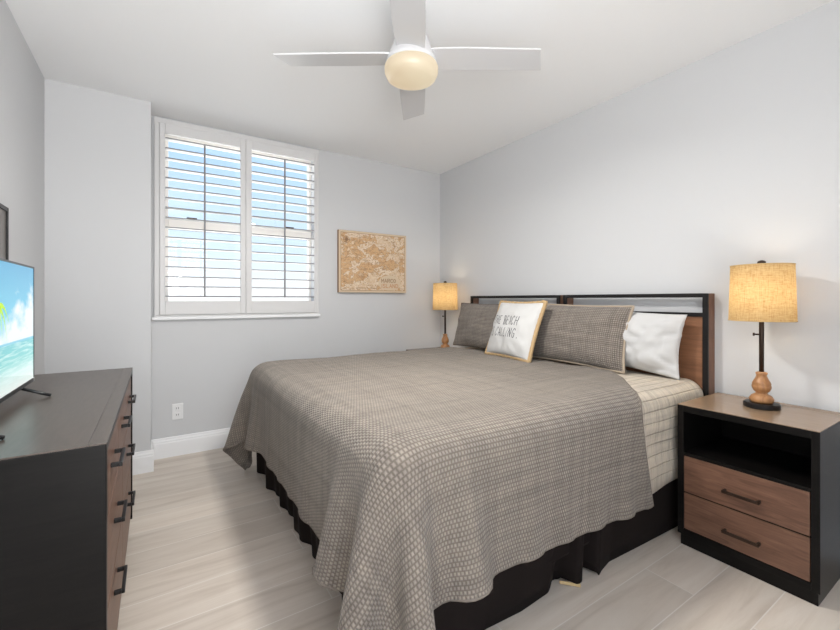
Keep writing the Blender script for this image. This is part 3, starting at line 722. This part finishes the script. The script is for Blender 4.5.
# ------------------------------------------------------------------ coverlet: a cloth that falls over the bed and folds at the corners
STEPS = 260
def settle():
    d = .029
    fx, o_f, o_s = .520, .410, .395            # foot edge, overhang at the foot and at the sides
    ylo, yhi = BY0 - .012, BY1 - .004
    v = np.arange(ylo - o_s, yhi + o_s - .035 + d, d); nv = len(v)
    L = 2.20 - (fx - o_f); nu = int(L / d) + 1
    s = np.linspace(0, 1, nu)
    # the head edge runs straight across the top and slants towards the foot down the near side
    head = 2.235 - .07 * np.clip((v - 1.9) / 1.1, 0, 1) - .46 * np.clip((1.42 - v) / .42, 0, 1) ** 1.3 + .16 * np.clip((ylo - v) / .44, 0, 1)
    U = (fx - o_f) + s[:, None] * (head[None, :] - (fx - o_f)); V = np.broadcast_to(v[None, :], U.shape).copy()
    top = BZ + .016; r = .092
    rng = np.random.RandomState(4)
    P = np.stack([U, V, np.full(U.shape, top + .004)], -1)
    Rst = np.stack([U, V, 0 * U], -1)
    pin = (U > fx + .10) & (V > ylo + .10) & (V < yhi - .10)
    P[..., 2] += np.where(pin, 0, rng.rand(*U.shape) * .002)
    wgt = np.where(pin, 0.0, 1.0)[..., None]
    def pairs(di, dj):
        a = (slice(0, nu - di), slice(0, nv - dj) if dj >= 0 else slice(-dj, nv)); b = (slice(di, nu), slice(dj, nv) if dj >= 0 else slice(0, nv + dj))
        return a, b
    cons = []
    I, J = np.meshgrid(np.arange(nu), np.arange(nv), indexing='ij'); ids = I * nv + J
    for di, dj, k in ((1, 0, 1.), (0, 1, 1.), (1, 1, .55), (1, -1, .55), (2, 0, .10), (0, 2, .10), (4, 0, .06), (0, 4, .06)):
        a, b = pairs(di, dj); st = max(di, dj)
        for c in (0, 1):                       # two colours, so no point is in two pairs of one batch
            par = ((I if di else J)[a] // st) % 2 == c
            ia, ib = ids[a][par], ids[b][par]
            rest = np.linalg.norm(Rst.reshape(-1, 3)[ia] - Rst.reshape(-1, 3)[ib], axis=1)[:, None]
            wf = wgt.reshape(-1, 1); wa, wb = wf[ia], wf[ib]; ws = wa + wb
            ok = ws[:, 0] > 0
            cons.append((ia[ok], ib[ok], rest[ok], (k * wa / np.maximum(ws, 1e-9))[ok], (k * wb / np.maximum(ws, 1e-9))[ok]))
    lo = np.array([fx + r, ylo + r, -2.0]); hi = np.array([2.6, yhi - r, top - r])
    vel = np.zeros_like(P); dt = .010
    for it in range(STEPS):
        vel[..., 2] -= 9.8 * dt; vel *= .985
        old = P.copy(); P = P + vel * dt * wgt
        F = P.reshape(-1, 3)
        for sub in range(4):
            for ia, ib, rest, ka, kb in cons:
                dv = F[ib] - F[ia]; ln = np.sqrt((dv * dv).sum(1, keepdims=True)) + 1e-9
                c_ = (ln - rest) / ln * dv
                F[ia] += c_ * ka; F[ib] -= c_ * kb
        P = F.reshape(P.shape)
        q = P - np.clip(P, lo, hi); dist = np.sqrt((q * q).sum(-1, keepdims=True)) + 1e-9
        ins = (dist < r)
        P = np.where((wgt > 0) & ins, np.clip(P, lo, hi) + q / dist * r, P)
        P[..., 2] = np.maximum(P[..., 2], .012)
        nv_ = (P - old) / dt
        fr = np.where(ins & (P[..., 2:3] > top - r), .4, np.where(ins, .8, 1.0))
        vel = np.where(wgt > 0, nv_ * fr, 0)
        sp_ = np.sqrt((vel * vel).sum(-1, keepdims=True)); vel = vel / np.maximum(1, sp_ / 2.0)
    # soften
    for _ in range(2):
        Q = P.copy(); Q[1:-1, 1:-1] = .5 * P[1:-1, 1:-1] + .125 * (P[2:, 1:-1] + P[:-2, 1:-1] + P[1:-1, 2:] + P[1:-1, :-2]); P = np.where(wgt > 0, Q, P)
    return P, Rst, nu, nv
P, Rst, nu, nv = settle()
for i in range(nu):
    for j in range(nv):
        x_, y_, z_ = P[i, j]
        if z_ > BZ + .01: P[i, j, 2] += .008 * mnoise.noise(Vector((x_ * 3.2, y_ * 3.2, 3))) + .005 * mnoise.noise(Vector((x_ * 8, y_ * 8, 1)))
cv = MB().add([tuple(p) for p in P.reshape(-1, 3)], grid_faces(nu, nv)).build('coverlet', M['coverlet'], None, smooth=True)
set_uv(cv, [(p[0], p[1]) for p in Rst.reshape(-1, 3)])
tag(cv, 'large taupe waffle-stitched coverlet spread over the bed and hanging down its sides', 'coverlet')
s1 = cv.modifiers.new('smooth', 'SUBSURF'); s1.levels = 1; s1.render_levels = 2
s2 = cv.modifiers.new('thickness', 'SOLIDIFY'); s2.thickness = .009; s2.offset = 0
rim = [P[i, 0] for i in range(nu)] + [P[nu - 1, j] for j in range(1, nv)] + [P[i, nv - 1] for i in range(nu - 2, -1, -1)] + [P[0, j] for j in range(nv - 2, 0, -1)]
MB().tube([tuple(p) for p in rim], .0055, 8, True).build('binding', M['binding'], cv, smooth=True)

# ------------------------------------------------------------------ pillows
def pillow_surface(w_, h_, t_, origin, ax, ay, an, seed=0, px=2.6, pinch=.05, wrinkle=.006, droop=0.0, crease=.004):
    """point(a, b, side): a, b in -1..1 over width and height; side +1 is the face"""
    def pt(a, b, side=1):
        fall = max(0, 1 - abs(a) ** px) ** .55 * max(0, 1 - abs(b) ** px) ** .55
        ox = a * w_ / 2 * (1 - pinch * (1 - a * a * 0) * (b * b) * 0 - pinch * (1 - b * b))
        oy = b * h_ / 2 * (1 - pinch * (1 - a * a))
        dp = side * fall * t_ / 2
        n = mnoise.noise(Vector((a * 2.3 + seed, b * 2.3, side))) * wrinkle * 2 + mnoise.noise(Vector((a * 6 + seed, b * 5, side + 4))) * wrinkle
        cr_ = max(0, 1 - abs(mnoise.noise(Vector((a * 1.9 + b * 1.1 + seed, b * 1.5 - a * .6, 7)))) * 5)
        dp += (n - cr_ * crease) * min(1, fall * 2)
        oy -= droop * (1 - fall) * 0
        return origin + ax * ox + ay * oy + an * dp
    return pt
def pillow_mesh(pt, n=40, m=30):
    vs = []; fs = []; uv = []
    for side in (1, -1):
        k0 = len(vs)
        for i in range(n + 1):
            for j in range(m + 1):
                a = math.sin((i / n - .5) * math.pi); b = math.sin((j / m - .5) * math.pi)
                a = .5 * a + .5 * (2 * i / n - 1); b = .5 * b + .5 * (2 * j / m - 1)
                vs.append(pt(a, b, side)); uv.append((a, b))
        for i in range(n):
            for j in range(m):
                q = k0 + i * (m + 1) + j; f = (q, q + m + 1, q + m + 2, q + 1)
                fs.append(f if side > 0 else tuple(reversed(f)))
    return vs, fs, uv
def outline(pt, n=48):
    out = []
    for e in range(4):
        for k in range(n):
            q = -1 + 2 * k / n
            a, b = ((q, -1), (1, q), (-q, 1), (-1, -q))[e]; out.append(pt(a, b, 1))
    return out
def axes(yaw, lean):
    """face looks along -X turned by yaw, leaning back by lean"""
    n = Vector((-math.cos(yaw) * math.cos(lean), math.sin(yaw) * math.cos(lean), math.sin(lean)))
    ax = Vector((-math.sin(yaw), -math.cos(yaw), 0)); ay = n.cross(ax) if n.cross(ax).z > 0 else ax.cross(n)
    return ax.normalized(), ay.normalized(), n.normalized()
def weld(o, d=.0005):
    bm = bmesh.new(); bm.from_mesh(o.data); bmesh.ops.remove_doubles(bm, verts=bm.verts, dist=d); bm.to_mesh(o.data); bm.free()
def pillow(name, mat, base, w_, h_, t_, yaw, lean, label, cat, group, seed, roll=0, **kw):
    ax, ay, an = axes(R(yaw), R(lean))
    ca, sa = math.cos(R(roll)), math.sin(R(roll)); ax, ay = ax * ca + ay * sa, ay * ca - ax * sa
    org = Vector(base) + ay * (h_ / 2)
    pt = pillow_surface(w_, h_, t_, org, ax, ay, an, seed, **kw)
    root = thing(name, base, label, cat, group)
    vs, fs, uv = pillow_mesh(pt)
    o = MB().add(vs, fs).build('cushion', mat, root, smooth=True)
    set_uv(o, [(a * w_ / 2, b * h_ / 2) for a, b in uv]); weld(o)
    return root, pt, (ax, ay, an, org)

# white sleeping pillow at the near side, standing against the headboard
wp, pt, fr = pillow('bed_pillow', M['white_cloth'], (2.378, 1.410, .748), .66, .355, .155, 3, 5, 'plain white pillow against the headboard at the near side of the bed', 'pillow', None, 3, roll=-3.5, wrinkle=.010, pinch=.07, crease=.016)
# brown shams
r_, pt, fr = pillow('pillow_sham', M['sham'], (2.262, 1.745, .746), .80, .395, .15, -3, 13, 'brown waffle pillow sham right of the white throw pillow', 'pillow', 'brown pillow shams', 9, roll=-1.5, pinch=.06, wrinkle=.006)
MB().tube(outline(pt), .008, 8, True).build('flange', M['sham_back'], r_, smooth=True)
r_, pt, fr = pillow('pillow_sham', M['sham'], (2.300, 2.610, .746), .80, .395, .17, 2, 14, 'brown waffle pillow sham at the far side, left of the white throw pillow', 'pillow', 'brown pillow shams', 21, pinch=.05, wrinkle=.007)
MB().tube(outline(pt), .005, 8, True).build('flange', M['sham'], r_, smooth=True)
# lettered throw pillow
tp, pt, fr = pillow('throw_pillow', M['canvas_white'], (2.092, 2.110, .750), .50, .42, .155, 8, 20, 'square white throw pillow with lettering and a tan burlap edge', 'pillow', None, 33, pinch=.06, wrinkle=.005)
ol = outline(pt, 40)
MB().tube([p + Vector((0, 0, .003 * math.sin(i * 1.7))) for i, p in enumerate(ol)], .0135, 8, True).build('piping', M['burlap'], tp, smooth=True)
ax, ay, an, org = fr
SF = lambda x, y: pt(x / .25, y / .21, 1) + an * .0015
lettering('THE BEACH', -.178, .016, .0205, .066, .0155, .0050, SF, 1.0).build('lettering', M['ink'], tp, label='thin grey capital letters')
for word, wx in (('IS', -.186), ('CALLING', -.1057)):
    lettering(word, wx, -.078, .0205, .066, .0155, .0050, SF).build('lettering', M['ink'], tp, label='thin grey capital letters')
lettering('.', .139, -.078, .022, .066, .0140, .0050, SF).build('full_stop', M['ink'], tp)
